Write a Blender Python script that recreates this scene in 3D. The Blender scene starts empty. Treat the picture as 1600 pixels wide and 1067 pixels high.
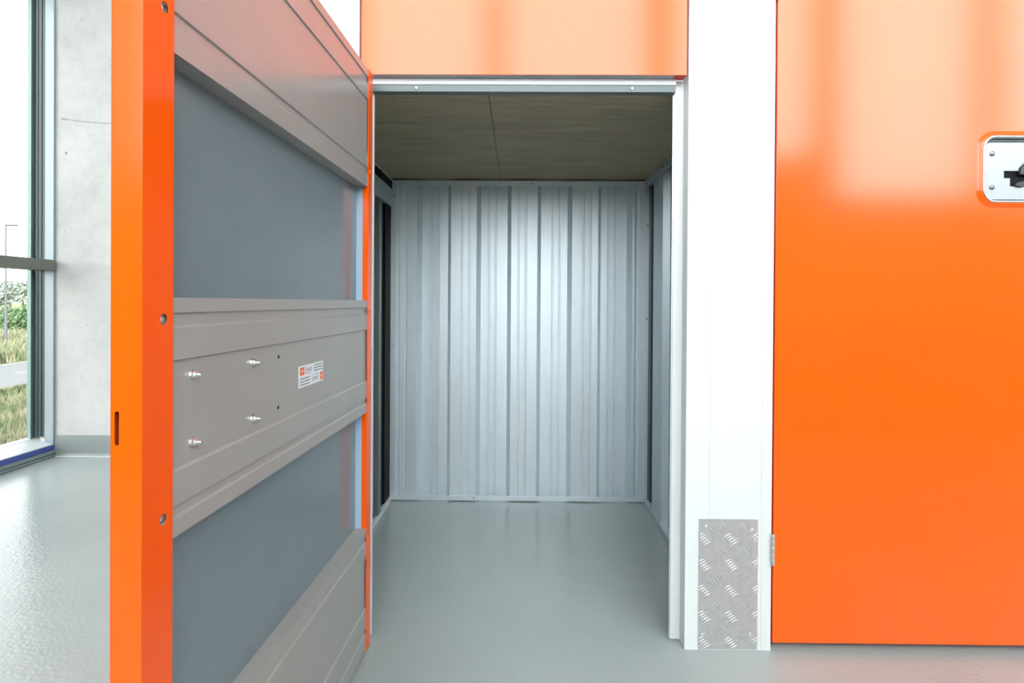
import bpy, bmesh, math, random
from mathutils import Vector, Matrix
random.seed(7)
sc = bpy.context.scene
COL = sc.collection

# ---------------------------------------------------------------- camera
F_PX = 868.0
CAM = Vector((0.0, -1.96, 1.22))
yaw, pitch, roll = 0.0087, 0.005, 0.0062
fwd = Vector((-math.sin(yaw)*math.cos(pitch), math.cos(yaw)*math.cos(pitch), -math.sin(pitch)))
rgt = fwd.cross(Vector((0, 0, 1))).normalized()
upv = rgt.cross(fwd)
r2 = rgt*math.cos(roll) + upv*math.sin(roll)
u2 = upv*math.cos(roll) - rgt*math.sin(roll)
cd = bpy.data.cameras.new('camera')
cam = bpy.data.objects.new('camera', cd)
COL.objects.link(cam)
m3 = Matrix((r2, u2, -fwd)).transposed()
cam.matrix_world = Matrix.Translation(CAM) @ m3.to_4x4()
cd.sensor_fit = 'HORIZONTAL'
cd.sensor_width = 36.0
cd.lens = 36.0*F_PX/1600.0
cd.shift_x = -(801.42-800.0)/1600.0
cd.shift_y = (477.29-533.5)/1600.0
cd.clip_start = 0.02
cd.clip_end = 1000
sc.camera = cam

# ---------------------------------------------------------------- light and exposure
w = bpy.data.worlds.new('overcast_sky')
sc.world = w
w.use_nodes = True
bg = w.node_tree.nodes['Background']
bg.inputs['Color'].default_value = (0.955, 0.978, 1.0, 1)
# overcast sky, brighter on the side the hall's high windows face
_t = w.node_tree
_tc = _t.nodes.new('ShaderNodeTexCoord'); _dp = _t.nodes.new('ShaderNodeVectorMath'); _dp.operation = 'DOT_PRODUCT'
_dp.inputs[1].default_value = (0.40, -0.92, 0.0)
_mr = _t.nodes.new('ShaderNodeMapRange'); _mr.interpolation_type = 'SMOOTHSTEP'
_mr.inputs['From Min'].default_value = 0.05; _mr.inputs['From Max'].default_value = 0.55
_mr.inputs['To Min'].default_value = 3.9; _mr.inputs['To Max'].default_value = 11.2
_t.links.new(_tc.outputs['Generated'], _dp.inputs[0]); _t.links.new(_dp.outputs['Value'], _mr.inputs['Value'])
_t.links.new(_mr.outputs['Result'], bg.inputs['Strength'])
sc.view_settings.view_transform = 'Standard'
sc.view_settings.look = 'None'
sc.view_settings.gamma = 1.0
sc.view_settings.use_curve_mapping = False
sc.view_settings.exposure = 0.0
sc.cycles.max_bounces = 14
sc.cycles.diffuse_bounces = 7
sc.cycles.glossy_bounces = 6
sc.cycles.transparent_max_bounces = 16
sc.cycles.use_denoising = True
sc.cycles.sample_clamp_indirect = 30

# ---------------------------------------------------------------- materials
MATS = {}
def mat(name, col, rough=0.5, metal=0.0, spec=0.5, coat=0.0):
    m = bpy.data.materials.new(name); m.use_nodes = True
    b = m.node_tree.nodes['Principled BSDF']
    b.inputs['Base Color'].default_value = (*col, 1)
    b.inputs['Roughness'].default_value = rough
    b.inputs['Metallic'].default_value = metal
    b.inputs['Specular IOR Level'].default_value = spec
    if coat:
        b.inputs['Coat Weight'].default_value = coat
        b.inputs['Coat Roughness'].default_value = 0.12
    MATS[name] = m
    return m
def nodes(m):
    nt = m.node_tree
    return nt, nt.nodes['Principled BSDF']
def coord(nt, scale=(1, 1, 1), kind='Object'):
    tc = nt.nodes.new('ShaderNodeTexCoord'); mp = nt.nodes.new('ShaderNodeMapping')
    mp.inputs['Scale'].default_value = scale
    nt.links.new(tc.outputs[kind], mp.inputs['Vector'])
    return mp.outputs['Vector']
def noise(nt, vec, scale, detail=3, rough=0.55):
    n = nt.nodes.new('ShaderNodeTexNoise')
    n.inputs['Scale'].default_value = scale; n.inputs['Detail'].default_value = detail
    n.inputs['Roughness'].default_value = rough
    nt.links.new(vec, n.inputs['Vector'])
    return n.outputs['Fac']
def ramp(nt, fac, stops):
    r = nt.nodes.new('ShaderNodeValToRGB')
    e = r.color_ramp.elements
    e[0].position, e[0].color = stops[0][0], (*stops[0][1], 1)
    e[1].position, e[1].color = stops[-1][0], (*stops[-1][1], 1)
    for p, c in stops[1:-1]:
        x = e.new(p); x.color = (*c, 1)
    nt.links.new(fac, r.inputs['Fac'])
    return r.outputs['Color']
def mixc(nt, fac, a, b, mode='MIX'):
    x = nt.nodes.new('ShaderNodeMix'); x.data_type = 'RGBA'; x.blend_type = mode
    for s, v in ((x.inputs[0], fac), (x.inputs[6], a), (x.inputs[7], b)):
        if isinstance(v, (int, float)): s.default_value = v
        elif isinstance(v, tuple): s.default_value = (*v, 1)
        else: nt.links.new(v, s)
    return x.outputs[2]
def bump(nt, b, h, strength=0.2, dist=0.002):
    x = nt.nodes.new('ShaderNodeBump')
    x.inputs['Strength'].default_value = strength; x.inputs['Distance'].default_value = dist
    nt.links.new(h, x.inputs['Height']); nt.links.new(x.outputs['Normal'], b.inputs['Normal'])

ORANGE = mat('orange_powder_coat', (0.93, 0.165, 0.004), 0.145)
nt, b = nodes(ORANGE)
b.inputs['IOR'].default_value = 1.5
n = noise(nt, coord(nt), 2.0, 2)
nt.links.new(ramp(nt, n, [(0.3, (0.91, 0.098, 0.0005)), (0.7, (0.94, 0.105, 0.0005))]), b.inputs['Base Color'])
WHITE = mat('white_powder_coat', (0.84, 0.87, 0.87), 0.4)
nt, b = nodes(WHITE)
n = noise(nt, coord(nt), 3, 2)
nt.links.new(ramp(nt, n, [(0.3, (0.60, 0.63, 0.63)), (0.7, (0.62, 0.645, 0.645))]), b.inputs['Base Color'])
PWHITE = mat('white_partition_coat', (0.50, 0.53, 0.535), 0.4)
nt, b = nodes(PWHITE)
n = noise(nt, coord(nt), 3, 2)
nt.links.new(ramp(nt, n, [(0.3, (0.60, 0.625, 0.63)), (0.7, (0.62, 0.645, 0.65))]), b.inputs['Base Color'])
BASEC = mat('grey_cove_coating', (0.19, 0.215, 0.21), 0.35)
GREY = mat('grey_painted_steel', (0.37, 0.36, 0.345), 0.2)
nt, b = nodes(GREY)
n = noise(nt, coord(nt), 4, 2)
nt.links.new(ramp(nt, n, [(0.3, (0.325, 0.312, 0.302)), (0.7, (0.345, 0.332, 0.32))]), b.inputs['Base Color'])
PANEL = mat('blue_grey_painted_sheet', (0.20, 0.255, 0.285), 0.2)
nt, b = nodes(PANEL)
n = noise(nt, coord(nt), 5, 2)
nt.links.new(ramp(nt, n, [(0.3, (0.17, 0.222, 0.25)), (0.7, (0.185, 0.237, 0.265))]), b.inputs['Base Color'])
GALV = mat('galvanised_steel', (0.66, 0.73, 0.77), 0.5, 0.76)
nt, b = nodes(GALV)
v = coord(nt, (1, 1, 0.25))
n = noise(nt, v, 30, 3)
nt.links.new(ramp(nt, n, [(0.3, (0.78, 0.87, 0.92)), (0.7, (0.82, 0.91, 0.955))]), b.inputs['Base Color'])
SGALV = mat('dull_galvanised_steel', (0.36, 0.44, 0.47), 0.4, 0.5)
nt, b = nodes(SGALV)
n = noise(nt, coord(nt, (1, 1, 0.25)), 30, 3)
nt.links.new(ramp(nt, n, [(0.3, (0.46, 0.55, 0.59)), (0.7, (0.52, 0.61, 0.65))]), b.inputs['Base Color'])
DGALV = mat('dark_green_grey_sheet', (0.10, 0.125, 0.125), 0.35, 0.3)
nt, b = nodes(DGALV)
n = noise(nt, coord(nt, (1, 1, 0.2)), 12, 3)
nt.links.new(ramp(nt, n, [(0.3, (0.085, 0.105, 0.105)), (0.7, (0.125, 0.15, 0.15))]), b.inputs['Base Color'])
ZINC = mat('bright_zinc', (0.82, 0.85, 0.86), 0.22, 1.0)
CHROME = mat('polished_steel', (0.62, 0.64, 0.64), 0.2, 0.9)
BLACK = mat('black_void', (0.008, 0.008, 0.010), 0.6, spec=0.1)
RUBBER = mat('black_gasket', (0.022, 0.04, 0.045), 0.4)
ALU = mat('window_grey_aluminium', (0.25, 0.30, 0.315), 0.4, 0.15)
ALUD = mat('window_transom_grey', (0.16, 0.17, 0.15), 0.35, 0.3)
ALUG = mat('window_green_frame', (0.13, 0.20, 0.185), 0.4, 0.1)
BLUE = mat('blue_protective_film', (0.055, 0.085, 0.33), 0.35)
SILLW = mat('white_sill', (0.62, 0.66, 0.67), 0.3)

FLOOR = mat('grey_epoxy_floor', (0.27, 0.31, 0.30), 0.2, spec=0.28)
nt, b = nodes(FLOOR)
v = coord(nt)
n1 = noise(nt, v, 1.7, 3); n2 = noise(nt, v, 260, 2)
base = ramp(nt, n1, [(0.3, (0.315, 0.35, 0.345)), (0.7, (0.35, 0.385, 0.375))])
spk = nt.nodes.new('ShaderNodeTexVoronoi'); spk.inputs['Scale'].default_value = 22
nt.links.new(v, spk.inputs['Vector'])
dots = ramp(nt, spk.outputs['Distance'], [(0.02, (1, 1, 1)), (0.035, (0, 0, 0))])
nt.links.new(mixc(nt, mixc(nt, 0.7, (0, 0, 0), dots), base, (0.16, 0.19, 0.18)), b.inputs['Base Color'])
v2 = nt.nodes.new('ShaderNodeTexVoronoi'); v2.inputs['Scale'].default_value = 75; v2.feature = 'SMOOTH_F1'
nt.links.new(v, v2.inputs['Vector'])
n3 = noise(nt, v, 70, 3)
add = nt.nodes.new('ShaderNodeMath'); add.operation = 'ADD'
nt.links.new(v2.outputs['Distance'], add.inputs[0]); nt.links.new(n3, add.inputs[1])
bump(nt, b, add.outputs[0], 0.35, 0.0022)

PLY = mat('plywood', (0.2, 0.18, 0.13), 0.6)
nt, b = nodes(PLY)
v = coord(nt, (0.9, 14, 14))
n1 = noise(nt, v, 5, 8, 0.7); n2 = noise(nt, coord(nt, (1, 5, 5)), 2.2, 3)
c1 = ramp(nt, n1, [(0.3, (0.31, 0.24, 0.145)), (0.5, (0.42, 0.34, 0.22)), (0.72, (0.52, 0.43, 0.285))])
c2 = ramp(nt, n2, [(0.35, (0.82, 0.84, 0.86)), (0.7, (1, 1, 1))])
nt.links.new(mixc(nt, 1.0, c1, c2, 'MULTIPLY'), b.inputs['Base Color'])
bump(nt, b, n1, 0.5, 0.003)

CONC = mat('pale_concrete', (0.55, 0.57, 0.55), 0.85, spec=0.3)
nt, b = nodes(CONC)
v = coord(nt)
n1 = noise(nt, v, 1.6, 5, 0.6); n2 = noise(nt, v, 14, 4)
c1 = ramp(nt, n1, [(0.25, (0.33, 0.34, 0.332)), (0.5, (0.41, 0.412, 0.40)), (0.8, (0.465, 0.46, 0.447))])
c2 = ramp(nt, n2, [(0.35, (0.93, 0.93, 0.93)), (0.6, (1, 1, 1))])
c = mixc(nt, 1.0, c1, c2, 'MULTIPLY')
vo = nt.nodes.new('ShaderNodeTexVoronoi'); vo.inputs['Scale'].default_value = 9; vo.inputs['Randomness'].default_value = 1
nt.links.new(v, vo.inputs['Vector'])
pores = ramp(nt, vo.outputs['Distance'], [(0.035, (1, 1, 1)), (0.06, (0, 0, 0))])
c = mixc(nt, mixc(nt, 0.75, (0, 0, 0), pores), c, (0.16, 0.17, 0.16))
nt.links.new(c, b.inputs['Base Color'])
bump(nt, b, n2, 0.2, 0.004)
CRACK = mat('concrete_crack_dark', (0.12, 0.13, 0.12), 0.9)

CHECK = mat('checker_plate_aluminium', (0.58, 0.58, 0.56), 0.45, 0.6)
nt, b = nodes(CHECK)
n = noise(nt, coord(nt), 60, 3)
nt.links.new(ramp(nt, n, [(0.3, (0.45, 0.445, 0.435)), (0.7, (0.53, 0.525, 0.515))]), b.inputs['Base Color'])

GLASS = bpy.data.materials.new('clear_glass'); GLASS.use_nodes = True
nt = GLASS.node_tree; nt.nodes.clear()
o = nt.nodes.new('ShaderNodeOutputMaterial'); mx = nt.nodes.new('ShaderNodeMixShader')
tr = nt.nodes.new('ShaderNodeBsdfTransparent'); gl = nt.nodes.new('ShaderNodeBsdfGlossy'); fr = nt.nodes.new('ShaderNodeLayerWeight')
tr.inputs['Color'].default_value = (0.965, 0.975, 0.97, 1); gl.inputs['Roughness'].default_value = 0.02
fr.inputs['Blend'].default_value = 0.08
nt.links.new(fr.outputs[0], mx.inputs[0]); nt.links.new(tr.outputs[0], mx.inputs[1]); nt.links.new(gl.outputs[0], mx.inputs[2])
nt.links.new(mx.outputs[0], o.inputs[0])

GROUND = mat('dry_grass_ground', (0.1, 0.1, 0.06), 0.95, spec=0.1)
nt, b = nodes(GROUND)
v = coord(nt)
n1 = noise(nt, v, 0.6, 6, 0.65); n2 = noise(nt, v, 9, 5, 0.7)
c1 = ramp(nt, n1, [(0.35, (0.12, 0.15, 0.075)), (0.5, (0.18, 0.18, 0.11)), (0.65, (0.25, 0.225, 0.155))])
c2 = ramp(nt, n2, [(0.3, (0.6, 0.62, 0.55)), (0.7, (1, 1, 1))])
nt.links.new(mixc(nt, 1.0, c1, c2, 'MULTIPLY'), b.inputs['Base Color'])
ASPH = mat('pale_asphalt', (0.095, 0.10, 0.105), 0.85)
nt, b = nodes(ASPH); n = noise(nt, coord(nt), 3, 5)
nt.links.new(ramp(nt, n, [(0.3, (0.088, 0.092, 0.094)), (0.7, (0.10, 0.104, 0.106))]), b.inputs['Base Color'])
PAINT = mat('white_road_paint', (0.2, 0.2, 0.2), 0.7)
BLADE = mat('grass_blades', (0.1, 0.11, 0.05), 0.8, spec=0.2)
nt, b = nodes(BLADE)
n = noise(nt, coord(nt), 1.6, 5, 0.7)
nt.links.new(ramp(nt, n, [(0.38, (0.095, 0.14, 0.065)), (0.5, (0.19, 0.195, 0.115)), (0.62, (0.30, 0.265, 0.18))]), b.inputs['Base Color'])
LEAF = mat('hedge_leaves', (0.05, 0.10, 0.03), 0.7, spec=0.2)
nt, b = nodes(LEAF); n = noise(nt, coord(nt), 1.1, 4)
nt.links.new(ramp(nt, n, [(0.35, (0.11, 0.18, 0.085)), (0.65, (0.16, 0.24, 0.12))]), b.inputs['Base Color'])
LEAF2 = mat('hazy_tree_leaves', (0.06, 0.09, 0.05), 0.7, spec=0.2)
nt, b = nodes(LEAF2); n = noise(nt, coord(nt), 0.3, 4)
nt.links.new(ramp(nt, n, [(0.35, (0.24, 0.28, 0.23)), (0.65, (0.32, 0.35, 0.29))]), b.inputs['Base Color'])  # distance haze is put into the pale leaf colour
BARK = mat('bark', (0.07, 0.055, 0.04), 0.9)
POSTM = mat('galvanised_lamp_post', (0.07, 0.075, 0.08), 0.5, 0.3)
STICK = mat('sticker_paper', (0.72, 0.76, 0.80), 0.4)
STICKO = mat('sticker_orange_print', (0.85, 0.16, 0.06), 0.45)
INK = mat('sticker_grey_ink', (0.13, 0.16, 0.19), 0.5)

# ---------------------------------------------------------------- mesh helpers
class MB:
    def __init__(s): s.bm = bmesh.new()
    def box(s, x0, x1, y0, y1, z0, z1):
        vs = [s.bm.verts.new(p) for p in ((x0,y0,z0),(x1,y0,z0),(x1,y1,z0),(x0,y1,z0),(x0,y0,z1),(x1,y0,z1),(x1,y1,z1),(x0,y1,z1))]
        for f in ((0,3,2,1),(4,5,6,7),(0,1,5,4),(1,2,6,5),(2,3,7,6),(3,0,4,7)):
            s.bm.faces.new([vs[i] for i in f])
        return s
    def prism(s, pts, a, b, axis='z'):
        """closed polygon pts extruded along an axis from a to b"""
        def P(p, h):
            if axis == 'z': return (p[0], p[1], h)
            if axis == 'x': return (h, p[0], p[1])
            return (p[0], h, p[1])
        n = len(pts)
        lo = [s.bm.verts.new(P(p, a)) for p in pts]; hi = [s.bm.verts.new(P(p, b)) for p in pts]
        s.bm.faces.new(lo[::-1]); s.bm.faces.new(hi)
        for i in range(n):
            s.bm.faces.new((lo[i], lo[(i+1) % n], hi[(i+1) % n], hi[i]))
        return s
    def lathe(s, prof, c, d, seg=20):
        """profile of (distance along d, radius) turned about axis d through c"""
        d = Vector(d).normalized(); c = Vector(c)
        a = d.orthogonal().normalized(); bb = d.cross(a)
        rings = []
        for h, r in prof:
            if r < 1e-6: rings.append([s.bm.verts.new(c + d*h)])
            else: rings.append([s.bm.verts.new(c + d*h + (a*math.cos(2*math.pi*k/seg) + bb*math.sin(2*math.pi*k/seg))*r) for k in range(seg)])
        for A, B in zip(rings, rings[1:]):
            for k in range(seg):
                k2 = (k+1) % seg
                q = []
                for vv in (A[k % len(A)], A[k2 % len(A)], B[k2 % len(B)], B[k % len(B)]):
                    if vv not in q: q.append(vv)
                if len(q) > 2: s.bm.faces.new(q)
        for R_ in (rings[0], rings[-1]):
            if len(R_) > 2: s.bm.faces.new(R_)
        return s
    def build(s, name, m, parent=None, bevel=0.0, smooth=False, seg=2):
        bmesh.ops.recalc_face_normals(s.bm, faces=s.bm.faces)
        me = bpy.data.meshes.new(name); s.bm.to_mesh(me); s.bm.free()
        me.materials.append(m)
        o = bpy.data.objects.new(name, me); COL.objects.link(o)
        if parent is not None: o.parent = parent
        if smooth:
            for p in me.polygons: p.use_smooth = True
        if bevel:
            md = o.modifiers.new('bevel', 'BEVEL'); md.width = bevel; md.segments = seg
            md.limit_method = 'ANGLE'; md.angle_limit = math.radians(35)
            md.harden_normals = True
        if smooth or bevel:
            for p in me.polygons: p.use_smooth = True
            try:
                me.set_sharp_from_angle(angle=math.radians(38))
            except Exception: pass
        return o
def thing(name, label, cat, loc=(0, 0, 0), rz=0, group=None):
    o = bpy.data.objects.new(name, None); COL.objects.link(o)
    o.location = loc; o.rotation_euler = (0, 0, rz); o.empty_display_size = 0.1
    o['label'] = label; o['category'] = cat; o['kind'] = 'thing'
    if group: o['group'] = group
    return o
def tag(o, label, cat, group=None, kind=None):
    o['label'] = label; o['category'] = cat
    if group: o['group'] = group
    o['kind'] = kind or 'thing'
    return o
def struct(o, label=None):
    o['kind'] = 'structure'
    if label: o['label'] = label
    return o
def sempty(name, label=None):
    o = bpy.data.objects.new(name, None); COL.objects.link(o); return struct(o, label)
def cut(o, cutters):
    """subtract cutter meshes (MB) from o and bake the result"""
    tmp = []
    for c in cutters:
        bmesh.ops.recalc_face_normals(c.bm, faces=c.bm.faces)
        me = bpy.data.meshes.new('t'); c.bm.to_mesh(me); c.bm.free()
        k = bpy.data.objects.new('t', me); COL.objects.link(k); tmp.append(k)
        k.parent = o.parent
        md = o.modifiers.new('cut', 'BOOLEAN'); md.operation = 'DIFFERENCE'; md.object = k; md.solver = 'EXACT'
    mods = [md for md in o.modifiers if md.type == 'BEVEL']
    saved = [(md.width, md.segments) for md in mods]
    for md in mods: o.modifiers.remove(md)
    bpy.context.view_layer.update()
    dg = bpy.context.evaluated_depsgraph_get()
    nm = bpy.data.meshes.new_from_object(o.evaluated_get(dg))
    o.modifiers.clear(); o.data = nm
    for k in tmp: bpy.data.objects.remove(k, do_unlink=True)
    return o
def slotpoly(cx, cz, wx, hz, r, n=6):
    pts = []
    for sx, sz, a0 in ((1, 1, 0), (-1, 1, 90), (-1, -1, 180), (1, -1, 270)):
        for k in range(n+1):
            a = math.radians(a0 + 90*k/n)
            pts.append((cx + sx*(wx/2-r) + r*math.cos(a), cz + sz*(hz/2-r) + r*math.sin(a)))
    return pts

# ================================================================ SETTING
CEIL = 6.2
XL, XR, YB, YR = -3.62, 9.0, 2.36, -5.0
# floor of the hall
o = MB().box(XL-0.02, XR, YR, YB, -0.25, 0.0).build('floor', FLOOR); struct(o, 'grey glossy epoxy floor')
o = MB().box(XL-0.25, XR+0.2, YR-0.3, YB+0.35, CEIL, CEIL+0.3).build('ceiling', WHITE); struct(o)
o = MB().box(XL, XR+0.2, YB, YB+0.35, -0.25, CEIL).build('wall_back', CONC); struct(o, 'pale cast concrete wall beside the window')
# crack and form marks on the concrete
cm = MB()
pts = [(-3.575, 2.637), (-3.52, 2.63), (-3.44, 2.618), (-3.36, 2.612), (-3.28, 2.606), (-3.19, 2.60), (-3.05, 2.598)]
for (xa, za), (xb, zb) in zip(pts, pts[1:]):
    tck = 0.0045 if xa < -3.55 else 0.0016
    cm.prism([(xa, za-tck), (xb, zb-0.0016), (xb, zb+0.0016), (xa, za+tck)], 2.3585, 2.3605, 'y')
for x, z, s_ in ((-3.54, 2.37, 0.012), (-3.535, 2.36, 0.008), (-3.40, 2.94, 0.006), (-3.47, 2.02, 0.006), (-3.31, 0.76, 0.004)):
    cm.lathe([(0, 0), (0.0, s_*0.6), (0.002, s_*0.6), (0.002, 0)], (x, 2.3585, z), (0, 1, 0), 7)
cm.build('concrete_crack', CRACK, bpy.data.objects['wall_back'])
o = MB().prism([(2.36, 0), (2.36, 0.161), (2.352, 0.161), (2.350, 0.02), (2.335, 0.0)], XL, -0.9, 'x').build('baseboard_back', BASEC); struct(o)
o = MB().box(XL, -0.9, 2.327, 2.336, 0.0, 0.004).build('trim_1', WHITE); struct(o, 'white sealant line at the foot of the coved base')
o = MB().box(XR, XR+0.2, YR-0.3, YB+0.35, -0.25, CEIL).build('wall_right', WHITE); struct(o)

# rear wall with high windows (behind the viewer)
posts = [-3.62, -2.15, -0.3, 1.78, 3.86, 5.92, 7.75, 9.0]
sills = [2.25, 2.2, 2.2, 3.05, 2.55, 2.6, 2.7]
rw = MB(); rw.box(XL, XR, YR-0.3, YR, -0.25, 2.2)
rw.box(XL, XR, YR-0.3, YR, 6.05, CEIL)
for p in posts:
    hw = 0.06 if abs(p+0.3) < 0.01 else 0.095
    rw.box(max(p-hw, XL), min(p+hw, XR), YR-0.3, YR, 2.2, 6.05)
for (a, b_), s_ in zip(zip(posts, posts[1:]), sills):
    rw.box(a+0.12, b_-0.12, YR-0.3, YR, 2.19, s_)
o = rw.build('wall_rear', WHITE); struct(o)
k = 2
for (a, b_), s_ in zip(zip(posts, posts[1:]), sills):
    root = sempty('window_%d' % k); k += 1
    f = MB(); x0, x1 = a+0.12, b_-0.12
    f.box(x0, x0+0.05, YR-0.16, YR-0.08, s_, 6.05).box(x1-0.05, x1, YR-0.16, YR-0.08, s_, 6.05)
    f.box(x0, x1, YR-0.16, YR-0.08, s_, s_+0.05).box(x0, x1, YR-0.16, YR-0.08, 6.0, 6.05)
    f.build('window_frame', ALU, root)
    MB().box(x0+0.05, x1-0.05, YR-0.125, YR-0.115, s_+0.05, 6.0).build('glass', GLASS, root)

# glazed facade on the left
W1 = sempty('window_1', 'tall floor-length window with grey aluminium frame')
def posty(y, end=False):
    """mullion whose face is at y (nearest the concrete)"""
    d = 0.0 if end else 0.05
    MB().box(-3.69, XL, y-d, y+0.05, 0.085, 3.72).build('window_frame', ALU, W1, 0.002)
    g = MB()
    g.box(-3.708, -3.69, y-d, y+0.05, 0.15, 3.72).box(-3.735, -3.712, y-d-0.004, y+0.05, 0.15, 3.72).box(-3.768, -3.738, y-d-0.008, y+0.05, 0.15, 3.72)
    g.box(-3.77, -3.69, y-d+0.012, y+0.05, 0.15, 3.72)
    g.build('gasket', RUBBER, W1)
    MB().box(-3.80, -3.77, y-d-0.03, y+0.05, 0.10, 3.72).build('glazing_bead', ALUG, W1)
posty(2.34, True)
for y in (0.30, -1.15, -3.55):
    posty(y)
for k_, (ya, yb) in enumerate(((-1.1, 0.25), (-5.3, -3.6))):  # unseen piers added to cut the window light on the left floor
    o = MB().box(-3.85, XL, ya, yb, -0.25, CEIL).build('wall_left', CONC); struct(o, 'unseen concrete pier added to block light from the glazed facade')
MB().box(-3.745, -3.598, YR, 2.335, 1.447, 1.53).build('transom', ALUD, W1, 0.004)
o = MB().box(-3.95, XL, YR-0.3, YB, 3.72, CEIL).build('wall_left', CONC); struct(o, 'unseen concrete beam lowered over the tall window to cut its light')  # out of view, brought down low so less daylight enters
MB().box(-3.775, -3.768, YR, 2.34, 0.10, 3.72).build('glass', GLASS, W1)
sl = MB(); sl.prism([(-3.80, 0.0), (-3.80, 0.150), (-3.755, 0.132), (-3.625, 0.094), (-3.625, 0.0)], YR, 2.36, 'y')
sl.build('window_sill', SILLW, W1)
MB().box(-3.626, -3.618, YR, 2.355, 0.05, 0.088).build('protective_film', BLUE, W1)['label'] = 'blue protective film strip on the sill'
MB().box(-3.622, -3.598, YR, 2.345, 0.002, 0.018).box(-3.622, -3.610, YR, 2.35, 0.022, 0.048).build('sill_profile', ALU, W1, 0.002)
MB().box(-3.624, -3.594, YR, 2.345, 0.0005, 0.003).box(-3.624, -3.607, YR, 2.345, 0.0175, 0.0225).build('gasket', RUBBER, W1)
MB().lathe([(0, 0.006), (0.003, 0.006), (0.006, 0.003), (0.006, 0)], (-3.64, 2.335, 0.215), (0, -1, 0), 12).build('screw', ZINC, W1)
o = MB().box(-3.95, -3.80, YR-0.3, YB+0.35, -1.2, 0.06).build('trim_2', CONC); struct(o, 'outer concrete kerb below the window')

# ================================================================ OUTSIDE
GZ = -1.0
o = MB().box(-320, -3.9, -60, 300, GZ-0.3, GZ).build('ground', GROUND); struct(o, 'dry grass verge and field outside')
rd = MB(); 
def rx(x, y): return x - 0.09*(y-11)
rd.prism([(rx(-12.2, -60), -60), (rx(-12.2, 250), 250), (rx(-17.0, 250), 250), (rx(-17.0, -60), -60)], GZ, GZ+0.02)
o = rd.build('road', ASPH); struct(o, 'pale grey asphalt road outside')
rp = MB()
for x in (-12.5, -16.7):
    rp.prism([(rx(x, -60), -60), (rx(x, 250), 250), (rx(x-0.14, 250), 250), (rx(x-0.14, -60), -60)], GZ+0.02, GZ+0.024)
for y in range(-10, 120, 4):
    y += 0.5
    rp.prism([(rx(-14.6, y), y), (rx(-14.6, y+1.9), y+1.9), (rx(-14.72, y+1.9), y+1.9), (rx(-14.72, y), y)], GZ+0.02, GZ+0.024)
rp.build('road_marking', PAINT, o)
pp = MB(); pp.prism([(rx(-21.5, -60), -60), (rx(-21.5, 250), 250), (rx(-23.3, 250), 250), (rx(-23.3, -60), -60)], GZ, GZ+0.015)
o = pp.build('footpath', PAINT); struct(o, 'pale footpath beyond the road')

def blades(name, n, pos, h0, h1, wid, label):
    bm = bmesh.new()
    for _ in range(n):
        x, y = pos()
        h = random.uniform(h0, h1); a = random.uniform(0, math.tau); ww = wid*random.uniform(0.6, 1.3)
        lx, ly = random.uniform(-0.4, 0.4)*h, random.uniform(-0.4, 0.4)*h
        dx, dy = math.cos(a)*ww, math.sin(a)*ww
        v = [bm.verts.new(p) for p in ((x-dx, y-dy, GZ-0.01), (x+dx, y+dy, GZ-0.01), (x+dx*0.6+lx*0.4, y+dy*0.6+ly*0.4, GZ+h*0.6), (x-dx*0.6+lx*0.4, y-dy*0.6+ly*0.4, GZ+h*0.6), (x+lx, y+ly, GZ+h))]
        bm.faces.new(v[:4]); bm.faces.new((v[3], v[2], v[4]))
    me = bpy.data.meshes.new(name); bm.to_mesh(me); bm.free(); me.materials.append(BLADE)
    o = bpy.data.objects.new(name, me); COL.objects.link(o)
    return tag(o, label, 'grass', kind='stuff')
def near():
    t = random.random()**0.7
    y = 3.0 + t*9.5
    s_ = random.uniform(-1.02, -0.82) if random.random() < 0.6 else random.uniform(-1.9, -0.62)
    return (max(s_*(y+1.96), rx(-11.6, y)), y)
blades('meadow_grass', 24000, near, 0.08, 0.28, 0.010, 'dry and green meadow grass between the building and the road')
def far():
    y = random.uniform(15, 30); s_ = random.uniform(-1.02, -0.82)
    x = s_*(y+1.96)
    while x > rx(-17.3, y): x -= 2.0
    if rx(-23.4, y) < x < rx(-21.4, y): x -= 2.1
    if abs(x - LAMPX) < 0.75 and abs(y - LAMPY) < 0.75: x += 1.8
    return x, y
LAMPX, LAMPY = (-0.9396 + 9*0.00117)*26.6, 24.64
blades('roadside_grass', 7000, far, 0.2, 0.7, 0.03, 'tall dry grass on the far side of the road')

def foliage(c, rad, n, size):
    bm = bmesh.new(); c = Vector(c)
    lumps = [(Vector((random.uniform(-.6, .6)*rad[0], random.uniform(-.6, .6)*rad[1], random.uniform(-.35, .5)*rad[2])), random.uniform(0.4, 0.62)) for _ in range(9)]
    for _ in range(n):
        lc, lr = random.choice(lumps)
        d = Vector((random.gauss(0, 1), random.gauss(0, 1), random.gauss(0, 1))).normalized()*random.uniform(0.75, 1.0)
        p = c + lc + Vector((d.x*rad[0], d.y*rad[1], d.z*rad[2]))*lr
        q = Vector((random.gauss(0, 1), random.gauss(0, 1), random.gauss(0, 1))).normalized()
        a = q.orthogonal().normalized()*size*random.uniform(.6, 1.3); b_ = q.cross(a).normalized()*size*0.6
        bm.faces.new([bm.verts.new(p+v_) for v_ in (a, b_, -a, -b_)])
    return bm
def foliage_obj(name, bm, m, parent=None):
    me = bpy.data.meshes.new(name); bm.to_mesh(me); bm.free(); me.materials.append(m)
    o = bpy.data.objects.new(name, me); COL.objects.link(o)
    if parent: o.parent = parent
    return o
def dirp(px, depth):           # ground point outside in the direction seen through the window
    s_ = -0.9396 + px*0.00117
    return (s_*depth, depth-1.96)
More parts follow.
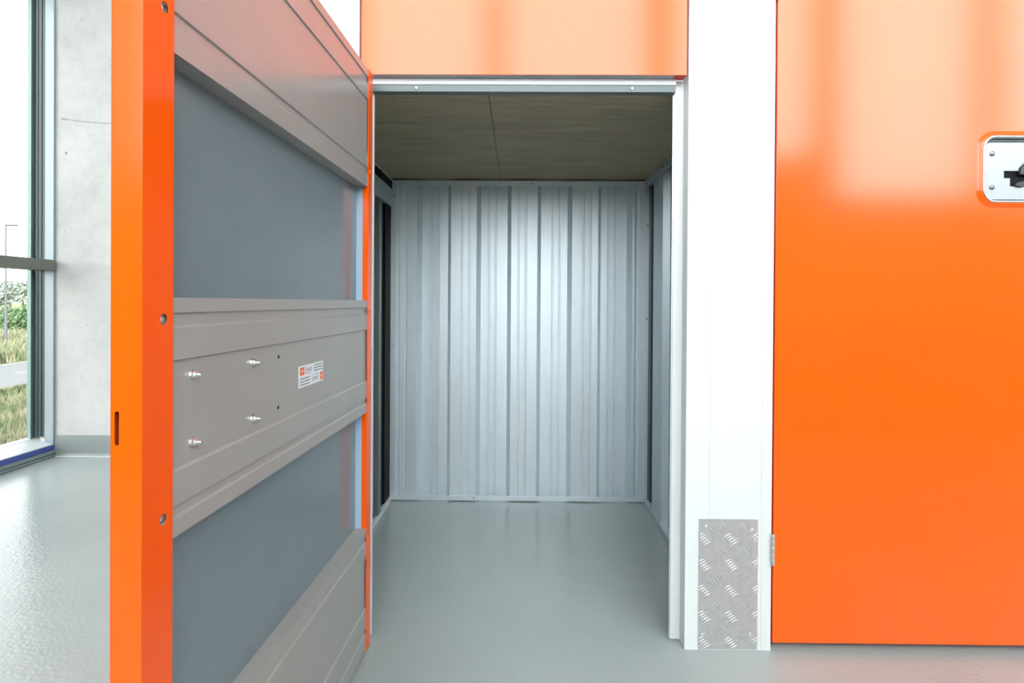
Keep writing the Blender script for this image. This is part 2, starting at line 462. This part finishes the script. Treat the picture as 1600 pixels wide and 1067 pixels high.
for px, dpt, rad, lab in ((34, 36, (1.6, 1.5, 1.15), 'large round green bush beyond the road, nearest the window frame'),
                          (50, 39, (1.8, 1.6, 1.2), 'green bush half hidden behind the window frame'),
                          (22, 50, (1.2, 1.2, 0.9), 'smaller green bush behind the large round one')):
    x, y = dirp(px, dpt)
    t = thing('bush', lab, 'bush', (x, y, GZ), group=None)
    foliage_obj('leaves', foliage((0, 0, rad[2]*0.8), rad, 2600, 0.13), LEAF, t)
    MB().lathe([(0, .12), (rad[2]*0.8, .06)], (0, 0, 0), (0, 0, 1), 7).build('stem', BARK, t)
for i, (px, dpt, h, lab) in enumerate(((53, 76, 5.6, 'tall pale green tree on the horizon beside the window frame'),
                                  (36, 100, 5.2, 'low pale green tree on the horizon left of the tallest one'),
                                  (16, 118, 5.8, 'middle distant tree on the horizon near the lamp post'),
                                  (1, 84, 5.4, 'distant tree left of the lamp post at the photo edge'),
                                  (-24, 92, 5.2, 'distant tree farthest left on the horizon'))):
    x, y = dirp(px, dpt)
    t = thing('tree', lab, 'tree', (x, y, GZ))
    foliage_obj('crown', foliage((0, 0, h*0.62), (h*0.42, h*0.42, h*0.4), 1800, 0.28), LEAF2, t)
    MB().lathe([(0, .22), (h*0.6, .1)], (0, 0, 0), (0, 0, 1), 8).build('trunk', BARK, t)
x, y = dirp(9, 26.6)
t = thing('street_lamp', 'slim grey street lamp standing beyond the road outside the window', 'street lamp', (x, y, GZ))
MB().lathe([(0, .07), (0.9, .07), (0.95, .05), (5.75, .032)], (0, 0, 0), (0, 0, 1), 10).build('pole', POSTM, t, smooth=True)
MB().box(-0.02, 0.55, -0.07, 0.07, 5.76, 5.84).build('lamp_head', POSTM, t, 0.02)

# ================================================================ STORAGE BLOCK
HB = 2.62       # height of the partition
# white front panels --------------------------------------------------------
col = thing('partition_column', 'white folded-sheet partition column between the open unit and the closed orange door', 'column')
pr = [(0.5955, 0.052), (0.5955, 0.0)]
x = 0.5955
def face(x0, x1, lines):
    out = [(x0, 0.0)]
    for l in lines: out += [(l-0.002, 0.0), (l, 0.0016), (l+0.002, 0.0)]
    return out + [(x1, 0.0)]
pr = [(0.5955, 0.062)] + face(0.5955, 0.898, (0.678, 0.862)) + [(0.898, 0.062)]
cp = MB().prism(pr, 0.0, HB).build('column_sheet', PWHITE, col)
ck = MB().box(0.59, 0.5975, 0.006, 0.011, 1.003, 1.05)
cut(cp, [ck])
MB().box(0.597, 0.6, 0.004, 0.013, 1.0, 1.053).build('strike_slot', BLACK, col)
# checker plate
kp = MB().box(0.643, 0.850, -0.0025, 0.0, 0.004, 0.463).build('kick_plate', CHECK, col)
kp['label'] = 'aluminium checker kick plate riveted to the column foot'
tb = bmesh.new()
def bar(cx, cz, ang, L, wd, hgt):
    ca, sa = math.cos(ang), math.sin(ang); prev = None
    N = 6
    rows = []
    for i in range(N+1):
        u = -1 + 2*i/N; ww = wd*math.sqrt(max(0.0, 1-u*u))*0.5 + 0.0002; hh = hgt*(1-u*u)
        bow = 0.0022*(1-u*u)
        row = []
        for s_, hz in ((-1, 0), (-0.4, hh), (0.4, hh), (1, 0)):
            px, pz = u*L/2, s_*ww + bow
            X, Z = cx+px*ca-pz*sa, cz+px*sa+pz*ca
            X = min(max(X, 0.6432), 0.8498); Z = min(max(Z, 0.0042), 0.4628)
            row.append((X, -0.0025-hz, Z))
        rows.append(row)
    if not (0.638 < cx < 0.855 and 0.0 < cz < 0.467): return
    vr = [[tb.verts.new(p) for p in r_] for r_ in rows]
    for A, B in zip(vr, vr[1:]):
        for j in range(3): tb.faces.new((A[j], A[j+1], B[j+1], B[j]))
for i in range(-2, 4):
    for j in range(-3, 6):
        cx, cz = 0.705 + i*0.0955, 0.339 + (j-2)*0.0915
        for q in range(-2, 3):      # steep bars, stacked up to the right
            bar(cx+q*0.0092, cz+q*0.0062, math.radians(-56), 0.040, 0.0052, 0.0016)
        cx, cz = 0.756 + i*0.0955, 0.389 + (j-2)*0.0915
        for q in range(-2, 3):      # flat bars, stacked down to the right
            bar(cx+q*0.0062, cz-q*0.0072, math.radians(36), 0.034, 0.0052, 0.0016)
me = bpy.data.meshes.new('tread_pattern')
bmesh.ops.recalc_face_normals(tb, faces=tb.faces)
tb.to_mesh(me); tb.free(); me.materials.append(CHECK)
for p in me.polygons: p.use_smooth = True
tp = bpy.data.objects.new('tread_pattern', me); COL.objects.link(tp); tp.parent = kp
for rxx, rz_ in ((0.668, 0.437), (0.829, 0.425), (0.659, 0.055), (0.825, 0.059)):
    MB().lathe([(0, 0.0056), (0.0016, 0.0052), (0.0026, 0.0032), (0.0016, 0.0022), (0.0016, 0)], (rxx, -0.0025, rz_), (0, -1, 0), 16).build('rivet', ZINC, kp, smooth=True)

lp = thing('partition_column', 'white folded-sheet partition strip behind the open door, left of the orange header', 'column')
MB().prism([(-0.5645, 0.052), (-0.565, 0.0), (-0.84, 0.0), (-0.84, 0.052)], 0.0, HB).build('column_sheet', PWHITE, lp)
tag(MB().box(-0.845, -0.802, 0.053, 1.503, 0.0, HB).build('side_sheet', PWHITE), 'white sheet closing the window end of the storage block', 'sheet')
o = MB().box(2.06, 2.40, 0.0, 0.052, 0, HB).build('partition_column', PWHITE)
tag(o, 'white partition column on the far side of the closed orange door', 'column')

# orange header panel ---------------------------------------------------------
hd = thing('header_panel', 'orange powder-coated header panel above the open doorway', 'panel')
o = MB().box(-0.557, 0.588, -0.002, 0.0, 2.022, HB).build('face_sheet', ORANGE, hd, 0.0008)
for xa in (-0.557, 0.586):
    MB().box(xa, xa+0.002, 0.0, 0.04, 2.022, HB).build('return_flange', ORANGE, hd)
MB().box(0.547, 0.586, 0.0, 0.044, 2.0225, 2.026).build('corner_bracket', mat('shaded_orange_edge', (0.55, 0.02, 0.002), 0.5), hd)  # flange of the orange tray, shade put into its dark red
MB().box(-0.555, 0.547, 0.0, 0.066, 2.0225, 2.035).build('underside_flange', mat('shaded_white_sheet', (0.42, 0.41, 0.43), 0.45), hd)  # white sheet coloured mauve grey, its underside shade painted in

# door frame -------------------------------------------------------------------
df = thing('door_frame', 'white steel door frame lining the open storage doorway', 'door frame')
MB().prism([(0.5595, 0.052), (0.5945, 0.052), (0.5945, 0.058), (0.5595, 0.058)], 0.006, 2.021).build('jamb', PWHITE, df)
MB().prism([(-0.562, 0.052), (-0.5265, 0.052), (-0.5265, 0.058), (-0.562, 0.058)], 0.006, 2.021).build('jamb', PWHITE, df)
MB().box(0.5565, 0.5605, 0.058, 0.064, 0.006, 1.975).build('jamb_liner', GALV, df)
MB().box(-0.5280, -0.5255, 0.058, 0.064, 0.006, 1.975).build('jamb_liner', GALV, df)
MB().prism([(0.030, 2.0215), (0.030, 2.0015), (0.0315, 2.000), (0.0515, 2.000), (0.0515, 2.0215)], -0.555, 0.5595, 'x').build('lintel', PWHITE, df)
ls = MB().box(-0.56, 0.5595, 0.034, 0.0665, 1.976, 1.9995).build('lintel_strip', mat('lintel_steel', (0.10, 0.13, 0.135), 0.4, 0.0), df)
for x in (-0.368, 0.404):
    MB().lathe([(0, 0.0065), (0.002, 0.0065), (0.005, 0.0035), (0.005, 0)], (x, 0.034, 1.988), (0, -1, 0), 14).build('screw', ZINC, ls, smooth=True)

# ceiling boards -----------------------------------------------------------------
for x0, x1, lab in ((-0.799, -0.112, 'plywood ceiling board left of the seam inside the unit'), (-0.109, 0.83, 'plywood ceiling board right of the seam inside the unit')):
    o = MB().box(x0, x1, 0.067, 1.50, 1.976, 1.991).build('plywood_board', PLY)
    tag(o, lab, 'ceiling board', 'plywood boards over the storage unit')

o = MB().box(-0.80, 2.39, 0.067, 1.50, 1.995, 2.01).build('roof_light_block', DGALV)  # unseen cover added to stop light leaking through the ceiling seam
tag(o, 'unseen dark sheet added above the plywood to block light leaks', 'light blocker')

for nm_, bx_, lab_ in (('rear_light_block', (-0.80, 2.39, 1.505, 1.515, 0.0, 1.994), 'unseen dark sheet added to block light at the back of the storage block'),
                       ('end_light_block', (2.40, 2.41, 0.055, 1.515, 0.0, HB), 'unseen dark sheet added to block light at the far end of the storage block')):
    tag(MB().box(*bx_).build(nm_, DGALV), lab_, 'sheet')  # unseen closures added against light leaking in behind the back wall

# back wall sheet -----------------------------------------------------------------
bw = thing('corrugated_wall_panel', 'galvanised corrugated steel back wall of the open unit', 'wall panel', (0, 1.44, 0))
webs = [-0.607, -0.423, -0.242, -0.054, 0.130, 0.318, 0.501, 0.685]
Dp = 0.055
P = [(-0.798, 0.0)]; crest = True
prevx = -0.798
def flat(x0, x1, yy, s_):
    """flat with two shallow stiffening beads"""
    out = []
    c_ = (x0+x1)/2; wd = x1-x0
    if wd > 0.1:
        off = random.choice((0.0, -0.012, 0.012))
        for u in ((c_-0.022+off), (c_+0.022+off)):
            e = s_*random.uniform(0.0005, 0.0022)
            out += [(u-0.0065, yy+e), (u-0.003, yy+s_*0.0045), (u+0.003, yy+s_*0.0045), (u+0.0065, yy+e*0.6)]
    return out
for i, xw in enumerate(webs):
    y0 = 0.0 if crest else Dp; y1 = Dp if crest else 0.0
    P += flat(prevx, xw-0.012, y0, 1 if crest else -1)
    P += [(xw-0.012, y0), (xw+0.012, y1)]
    prevx = xw+0.012; crest = not crest
P += [(0.715, 0.0), (0.722, 0.004), (0.735, 0.004), (0.742, 0.0), (0.83, 0.0)]
def sheet(pts, th=0.0012): return pts + [(x_, y_+th) for x_, y_ in pts[::-1]]
bm_ = MB().prism(sheet(P), 0.006, 1.966)
bs = bm_.build('sheet', GALV, bw)
tr_ = [('top_trim', (-0.775, 0.80, -0.004, -0.001, 1.932, 1.964)), ('bottom_trim', (-0.775, 0.80, -0.004, -0.001, 0.006, 0.036)),
       ('side_trim', (-0.775, -0.745, -0.004, -0.001, 0.036, 1.932)), ('side_trim', (0.775, 0.80, -0.004, -0.001, 0.036, 1.932))]
T = {}
for nme, bx_ in tr_:
    T.setdefault(nme, []).append(MB().box(*bx_).build(nme, GALV, bw, 0.0006))
def rivet(parent, p, d, m=ZINC, r=0.0055):
    return MB().lathe([(0, r), (0.0015, r), (0.004, r*0.55), (0.0045, 0)], p, d, 12).build('rivet', m, parent, smooth=True)
for x, z, par in ((-0.76, 1.948, 'top_trim'), (-0.402, 1.948, 'top_trim'), (0.078, 1.948, 'top_trim'), (0.787, 1.948, 'top_trim'),
                  (-0.262, 0.021, 'bottom_trim'), (0.755, 0.021, 'bottom_trim'), (0.345, 0.021, 'bottom_trim')):
    rivet(T[par][0], (x, -0.004, z), (0, -1, 0))
for z in (1.865, 0.962, 0.185): rivet(T['side_trim'][0], (-0.758, -0.004, z), (0, -1, 0))
for z in (1.70, 1.125, 0.40): rivet(T['side_trim'][1], (0.788, -0.004, z), (0, -1, 0))

# right side wall -------------------------------------------------------------------
rs = thing('corrugated_wall_panel', 'galvanised corrugated side wall at the right inside the open unit', 'wall panel')
def sidewall(sgn, xo, dep, ws, m, root, y1=1.432, depth_list=None):
    pts = []; crest = ws[0][1]
    pts.append((xo if not crest else xo-sgn*dep, 0.07))
    for yy, to_crest in ws[1:]:
        a_ = xo - sgn*dep if not to_crest else xo
        b_ = xo if not to_crest else xo - sgn*dep
        pts += [(a_, yy-0.008), (b_, yy+0.008)]
    pts.append((pts[-1][0], y1))
    full = pts + [(x_+sgn*0.0012, y_) for x_, y_ in pts[::-1]]
    return MB().prism(full, 0.02, 1.966).build('sheet', m, root)
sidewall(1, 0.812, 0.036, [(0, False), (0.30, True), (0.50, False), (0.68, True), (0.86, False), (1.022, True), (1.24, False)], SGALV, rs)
MB().box(0.768, 0.776, 0.07, 1.43, 1.925, 1.974).build('top_trim', SGALV, rs)
rivet(rs, (0.768, 1.0, 1.948), (-1, 0, 0), BLACK)
MB().box(0.772, 0.80, 0.07, 1.43, 0.004, 0.03).build('bottom_trim', SGALV, rs)
MB().box(0.800, 0.812, 0.07, 1.434, 0.0005, 0.022).build('base_channel', SGALV, rs)

MB().box(0.797, 0.8115, 1.37, 1.434, 0.03, 1.925).build('corner_gap_strip', RUBBER, rs)  # near-black strip added for the dark gap in the right corner

# left side wall ----------------------------------------------------------------------
lsw = thing('corrugated_wall_panel', 'dark corrugated side wall at the left inside the open unit', 'wall panel')
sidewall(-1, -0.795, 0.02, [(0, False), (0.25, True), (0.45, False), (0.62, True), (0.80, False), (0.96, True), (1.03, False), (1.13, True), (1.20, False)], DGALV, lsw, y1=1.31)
MB().box(-0.793, -0.765, 0.07, 1.40, 1.80, 1.905).build('rail', SGALV, lsw, 0.003)
MB().box(-0.795, -0.775, 0.07, 1.434, 1.955, 1.974).build('top_trim', GALV, lsw)
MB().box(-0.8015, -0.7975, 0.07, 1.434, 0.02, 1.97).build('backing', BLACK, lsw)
MB().box(-0.792, -0.779, 1.30, 1.434, 0.03, 1.80).build('corner_gap_strip', BLACK, lsw)  # black strip added along the dark gap in the left corner
MB().box(-0.792, -0.772, 0.07, 1.434, 1.905, 1.958).build('head_gap_strip', BLACK, lsw)  # black strip filling the dark gap between rail and ceiling trim
MB().box(-0.79, -0.768, 0.07, 1.432, 0.002, 0.024).build('bottom_trim', SILLW, lsw)
for z in (0.15, 0.27, 0.47): rivet(lsw, (-0.792, 1.40, z), (1, 0, 0))
rivet(lsw, (-0.775, 1.02, 1.962), (1, 0, 0))

# ================================================================ DOOR HINGES
def hinge(parent, x, y, z0, z1, nk=5, r=0.0058):
    h = (z1-z0)/nk
    o = None
    hg = MB().lathe([(0, r*0.75), (z1-z0, r*0.75)], (x, y, z0), (0, 0, 1), 14).build('hinge', ZINC, parent, smooth=True)
    for i in range(nk):
        MB().lathe([(0.0006, r*0.9), (0.0016, r), (h-0.0016, r), (h-0.0006, r*0.9)], (x, y, z0+i*h), (0, 0, 1), 16).build('knuckle', GALVH, hg, smooth=True)
    return hg
GALVH = mat('hinge_steel', (0.5, 0.51, 0.52), 0.4, 0.6)

# ================================================================ OPEN DOOR
A_ = 0.030
od = thing('storage_door', 'orange-framed storage door standing open, its grey inner side showing', 'door', (-0.511, 0, 0), math.atan2(-math.cos(A_), -math.sin(A_)))
X0, X1, Z0, Z1, TH = 0.020, 1.158, 0.020, 2.014, 0.047
MB().box(X0, X1, -TH, -TH+0.0015, Z0, Z1).build('outer_skin', ORANGE, od)
# stiles: folded orange sheet
st = MB()
st.prism([(X1, -TH), (X1, 0.0), (1.088, 0.0), (1.088, -0.0015), (X1-0.0015, -0.0015), (X1-0.0015, -TH)], Z0, Z1)
stn = st.build('stile', ORANGE, od)
cutters = []
SZ = (1.67, 1.191, 0.882, 0.40, 0.09)
for z in SZ:
    cutters.append(MB().lathe([(-0.02, 0.0088), (0.02, 0.0088)], (1.110, 0, z), (0, 1, 0), 22))
cutters.append(MB().prism(slotpoly(-0.0375, 1.033, 0.0075, 0.050, 0.0037), X1-0.01, X1+0.01, 'x'))
cut(stn, cutters)
md = stn.modifiers.new('bevel', 'BEVEL'); md.width = 0.0009; md.segments = 2; md.limit_method = 'ANGLE'; md.angle_limit = math.radians(50)
MB().box(X1-0.03, X1-0.028, -TH+0.002, -0.004, 0.98, 1.09).build('lock_box', ORANGE, stn)
for z in SZ:
    MB().lathe([(0, 0.0078), (0.002, 0.0078), (0.004, 0.0058), (0.0045, 0.002), (0.0030, 0)], (1.112, -0.0075, z), (0, 1, 0), 20).build('screw', ZINC, stn, smooth=True)
    MB().lathe([(0, 0.0088), (0.005, 0.0075), (0.0056, 0.0)], (1.106, -0.0115, z-0.004), (0, 1, 0), 20).build('screw_dimple', ORANGE, stn, smooth=True)
sh = MB()
sh.prism([(X0, -TH), (X0, 0.0), (0.067, 0.0), (0.067, -0.0015), (X0+0.0015, -0.0015), (X0+0.0015, -TH)], Z0, Z1)
shn = sh.build('stile', ORANGE, od)
for z in (1.93, 1.668, 1.19, 0.882, 0.404, 0.09):
    MB().lathe([(0, 0.0065), (0.0012, 0.0062), (0.003, 0.0035), (0.003, 0)], (0.046, 0.0, z), (0, 1, 0), 14).build('screw', ORANGE, shn, smooth=True)
LINER = mat('pale_blue_edge', (0.36, 0.48, 0.60), 0.35)
for za, zb_ in ((0.4435, 0.8415), (1.2255, 1.6115)):
    MB().box(0.0655, 0.067, -0.018, -0.0015, za, zb_).build('stile_return', ORANGE, od)
    MB().box(0.061, 0.0665, -0.040, -0.0185, za, zb_).build('stile_liner', LINER, od)
# recessed sheets between the rails
MB().box(0.03, X1-0.01, -0.042, -0.040, Z0+0.01, Z1-0.01).build('inner_panel', PANEL, od)
def rail(zb, zt, feats, name):
    """feats: list of (z_low, z_high, depth) recesses, from the bottom up"""
    S = 0.0045; f = -0.0016
    pts = [(-0.040, zb), (f, zb)]
    for lo, hi, d_ in feats:
        pts += [(f, lo-S*0.5), (f-d_, lo+S*0.5), (f-d_, hi-S*0.25), (f, hi+S*0.25)]
    pts += [(f, zt), (-0.040, zt)]
    o = MB().prism(pts, 0.032, 1.140, 'x').build(name, GREY, od)
    return o
mr = rail(0.842, 1.225, [(0.873, 0.891, 0.0042), (0.948, 1.124, 0.0042), (1.178, 1.200, 0.0042)], 'rail')
mr['label'] = 'grey middle rail with four bolts and a sticker'
tr1 = rail(1.612, 2.012, [(1.658, 1.677, 0.0042), (1.730, 1.908, 0.0042), (1.966, 1.986, 0.0042)], 'rail')
br = rail(0.032, 0.443, [(0.082, 0.102, 0.0042), (0.168, 0.345, 0.0042), (0.397, 0.416, 0.0042)], 'rail')
MY = -0.0058
cut(mr, [MB().lathe([(-0.01, 0.0042), (0.01, 0.0042)], (x, MY, z), (0, 1, 0), 16) for x, z in ((0.714, 1.095), (0.715, 0.981), (1.090, 1.097), (1.089, 0.982))])
for x, z in ((0.714, 1.095), (0.715, 0.981), (1.090, 1.097), (1.089, 0.982)):
    MB().lathe([(0, 0.0044), (0.0012, 0.0044)], (x, MY-0.0095, z), (0, 1, 0), 16).build('bolt_hole', BLACK, mr)
    MB().lathe([(0, 0.0044), (0.0004, 0.0044)], (x, MY-0.0001, z), (0, 1, 0), 16).build('bolt_hole', BLACK, mr)
for x, z in ((1.032, 1.096), (0.833, 1.095), (1.031, 0.982), (0.830, 0.980)):
    bt = MB().lathe([(0, 0.0085), (0.0012, 0.0085), (0.0014, 0.0)], (x, MY, z), (0, 1, 0), 24).build('bolt', ZINC, mr, smooth=True)
    MB().lathe([(0.0013, 0.0066), (0.0075, 0.0066), (0.0085, 0.0056), (0.0085, 0)], (x, MY, z), (0, 1, 0), 6).build('nut', ZINC, mr, 0.0004)
    prof = [(0.008, 0.0032)]
    h = 0.0085
    while h < 0.0165:
        prof += [(h, 0.0032), (h+0.0004, 0.0028)]; h += 0.0008
    prof += [(0.0172, 0.0024), (0.0172, 0)]
    MB().lathe(prof, (x, MY, z), (0, 1, 0), 18).build('bolt_thread', ZINC, mr)
# sticker (door-plane x grows towards the viewer; the print reads left to right from the free edge)
sx0, sx1, sz0, sz1 = 0.450, 0.608, 1.006, 1.060
sk = MB().box(sx0, sx1, MY, MY+0.0003, sz0, sz1).build('sticker', STICK, od); sk['label'] = 'small white sticker with orange squares and grey print'
Wd, Hd = sx1-sx0, sz1-sz0
def sp(u0, u1, v0, v1, m, nme, zf=0.0004):
    # u from the left edge as read (towards the viewer), v from the bottom
    return MB().box(sx1-u1*Wd, sx1-u0*Wd, MY+0.0003, MY+zf, sz0+v0*Hd, sz0+v1*Hd).build(nme, m, sk)
for (u0, u1, v0, v1) in ((0.05, 0.22, 0.56, 0.93), (0.86, 0.985, 0.08, 0.46)):
    sp(u0, u1, v0, v1, STICKO, 'print')
    sp(u0+(u1-u0)*0.3, u0+(u1-u0)*0.7, v0+(v1-v0)*0.42, v0+(v1-v0)*0.62, STICK, 'print', 0.0005)
pr_ = MB()
def ink(u0, u1, v, th=0.028):
    u = u0
    while u < u1:
        l = min(random.uniform(0.02, 0.06), u1-u)
        pr_.box(sx1-(u+l)*Wd, sx1-u*Wd, MY+0.0003, MY+0.0004, sz0+(v-th)*Hd, sz0+(v+th)*Hd)
        u += l + 0.008
for v in (0.88, 0.75, 0.62): ink(0.60, 0.97, v)
for v in (0.40, 0.26, 0.12): ink(0.06, 0.44, v)
ink(0.26, 0.50, 0.59, 0.012); ink(0.55, 0.80, 0.44, 0.012)
pr_.build('print', INK, sk)
def text(body, u, v, size, rot=0):
    cu = bpy.data.curves.new('lettering', 'FONT'); cu.body = body; cu.size = size; cu.align_x = 'CENTER'; cu.align_y = 'CENTER'
    cu.extrude = 0.00005
    o = bpy.data.objects.new('lettering', cu)
    COL.objects.link(o)
    bpy.context.view_layer.update()
    me = bpy.data.meshes.new_from_object(o.evaluated_get(bpy.context.evaluated_depsgraph_get()))
    bpy.data.objects.remove(o, do_unlink=True)
    me.materials.clear(); me.materials.append(INK)
    o = bpy.data.objects.new('lettering', me); COL.objects.link(o); o.parent = sk
    # local frame: text x -> -X, text y -> +Z, facing +Y
    M_ = Matrix(((-1, 0, 0), (0, 0, 1), (0, 1, 0))).to_4x4() @ Matrix.Rotation(rot, 4, 'Z')
    o.matrix_local = Matrix.Translation((sx1-u*Wd, MY+0.00042, sz0+v*Hd)) @ M_
    return o
text('JANUS', 0.40, 0.75, 0.0145)
text('JANUS', 0.645, 0.25, 0.0145, math.pi)
for z in (0.25, 1.0, 1.75):
    hinge(od, 0.012, -TH-0.002, z, z+0.11)

# ================================================================ CLOSED DOOR
cdr = thing('storage_door', 'closed orange storage door with a recessed steel lock plate', 'door')
face_ = MB().prism([(0.9035, 0.03), (2.045, 0.03), (2.045, 2.56), (0.9035, 2.56)], -0.004, 0.042, 'y').build('door_leaf', ORANGE, cdr)
LX0, LX1, LZ0, LZ1 = 1.614, 1.900, 1.578, 1.812
LCX, LCZ, LW, LH = (LX0+LX1)/2, (LZ0+LZ1)/2, LX1-LX0, LZ1-LZ0
cut(face_, [MB().prism(slotpoly(LCX, LCZ, LW-0.006, LH-0.006, 0.045, 10), -0.05, 0.025, 'y')])
md = face_.modifiers.new('bevel', 'BEVEL'); md.width = 0.0012; md.segments = 2; md.limit_method = 'ANGLE'; md.angle_limit = math.radians(50)
def ringmesh(name, loops, m, parent, cap=False):
    """loops: list of (w, h, r, y); rounded rectangles joined in order"""
    bm = bmesh.new(); L = []
    for w_, h_, r_, y_ in loops:
        L.append([bm.verts.new((p[0], y_, p[1])) for p in slotpoly(LCX, LCZ, w_, h_, r_, 10)])
    for A, B in zip(L, L[1:]):
        n_ = len(A)
        for i in range(n_): bm.faces.new((A[i], A[(i+1) % n_], B[(i+1) % n_], B[i]))
    if cap: bm.faces.new(L[-1])
    bmesh.ops.recalc_face_normals(bm, faces=bm.faces)
    me = bpy.data.meshes.new(name); bm.to_mesh(me); bm.free(); me.materials.append(m)
    for p in me.polygons: p.use_smooth = True
    me.set_sharp_from_angle(angle=math.radians(50))
    o = bpy.data.objects.new(name, me); COL.objects.link(o); o.parent = parent
    return o
# pressed orange surround rising a little from the leaf
ringmesh('pressed_rim', [(LW+0.034, LH+0.034, 0.062, -0.0041), (LW+0.026, LH+0.026, 0.058, -0.0062), (LW+0.012, LH+0.012, 0.051, -0.0125), (LW+0.004, LH+0.004, 0.047, -0.0135), (LW, LH, 0.045, -0.012), (LW, LH, 0.045, 0.0)], ORANGE, cdr)
lk = ringmesh('lock_recess', [(LW+0.001, LH+0.001, 0.045, -0.009), (LW-0.001, LH-0.001, 0.044, -0.0145), (LW-0.006, LH-0.006, 0.042, -0.016), (LW-0.014, LH-0.014, 0.038, -0.015), (LW-0.018, LH-0.018, 0.036, -0.012), (LW-0.020, LH-0.020, 0.035, 0.010), (LW-0.03, LH-0.03, 0.03, 0.013)], CHROME, cdr, cap=True)
lk['label'] = 'polished steel recessed lock plate'
pl = MB().prism(slotpoly(LCX, LCZ-0.004, LW-0.022, LH-0.036, 0.028, 10), 0.000, 0.006, 'y').build('lock_plate', mat('satin_lock_plate', (0.33, 0.355, 0.365), 0.35, 0.25), lk)
cut(pl, [MB().prism([(1.697, 1.692), (1.697, 1.666), (1.7185, 1.666), (1.7185, 1.638), (1.830, 1.638), (1.830, 1.692)], -0.01, 0.02, 'y')])
MB().box(1.675, 1.832, 0.0058, 0.0075, 1.640, 1.712).build('slot_backing', BLACK, lk)
RIV = mat('dark_dome_rivet', (0.30, 0.32, 0.33), 0.25, 0.85)
for x in (1.655, 1.862):
    for z in (1.7515, 1.6345):
        MB().lathe([(0, 0.0098), (0.0012, 0.0098), (0.0015, 0.0082), (0.004, 0.0068), (0.0058, 0.0036), (0.0063, 0)], (x, 0.0, z), (0, -1, 0), 22).build('rivet', RIV, lk, smooth=True)
BOLTM = mat('worn_black_bolt', (0.030, 0.034, 0.038), 0.38, 0.3)
MB().prism([(1.745, 1.676), (1.750, 1.702), (1.764, 1.716), (1.790, 1.724), (1.826, 1.724), (1.826, 1.676)], -0.010, 0.004, 'y').build('latch_bolt', BOLTM, lk, 0.004)
kb = MB()
for i in range(7):
    kb.box(1.770+i*0.008, 1.774+i*0.008, -0.0125, -0.009, 1.682, 1.726)
kb.build('latch_grip', BOLTM, lk, 0.0012)
MB().prism([(1.726, 1.640), (1.738, 1.650), (1.760, 1.656), (1.815, 1.658), (1.815, 1.648), (1.780, 1.640), (1.750, 1.633)], -0.008, 0.004, 'y').build('latch_cam', BOLTM, lk, 0.003)
for z0, z1 in ((0.304, 0.414), (2.283, 2.393)):
    hinge(cdr, 0.9005, -0.008, z0, z1)
MB().box(0.902, 0.9035, 0.0, 0.05, 0.03, 2.56).build('edge_flange', bpy.data.materials['shaded_orange_edge'], cdr)  # orange door edge, dark red paints in the shade of the gap
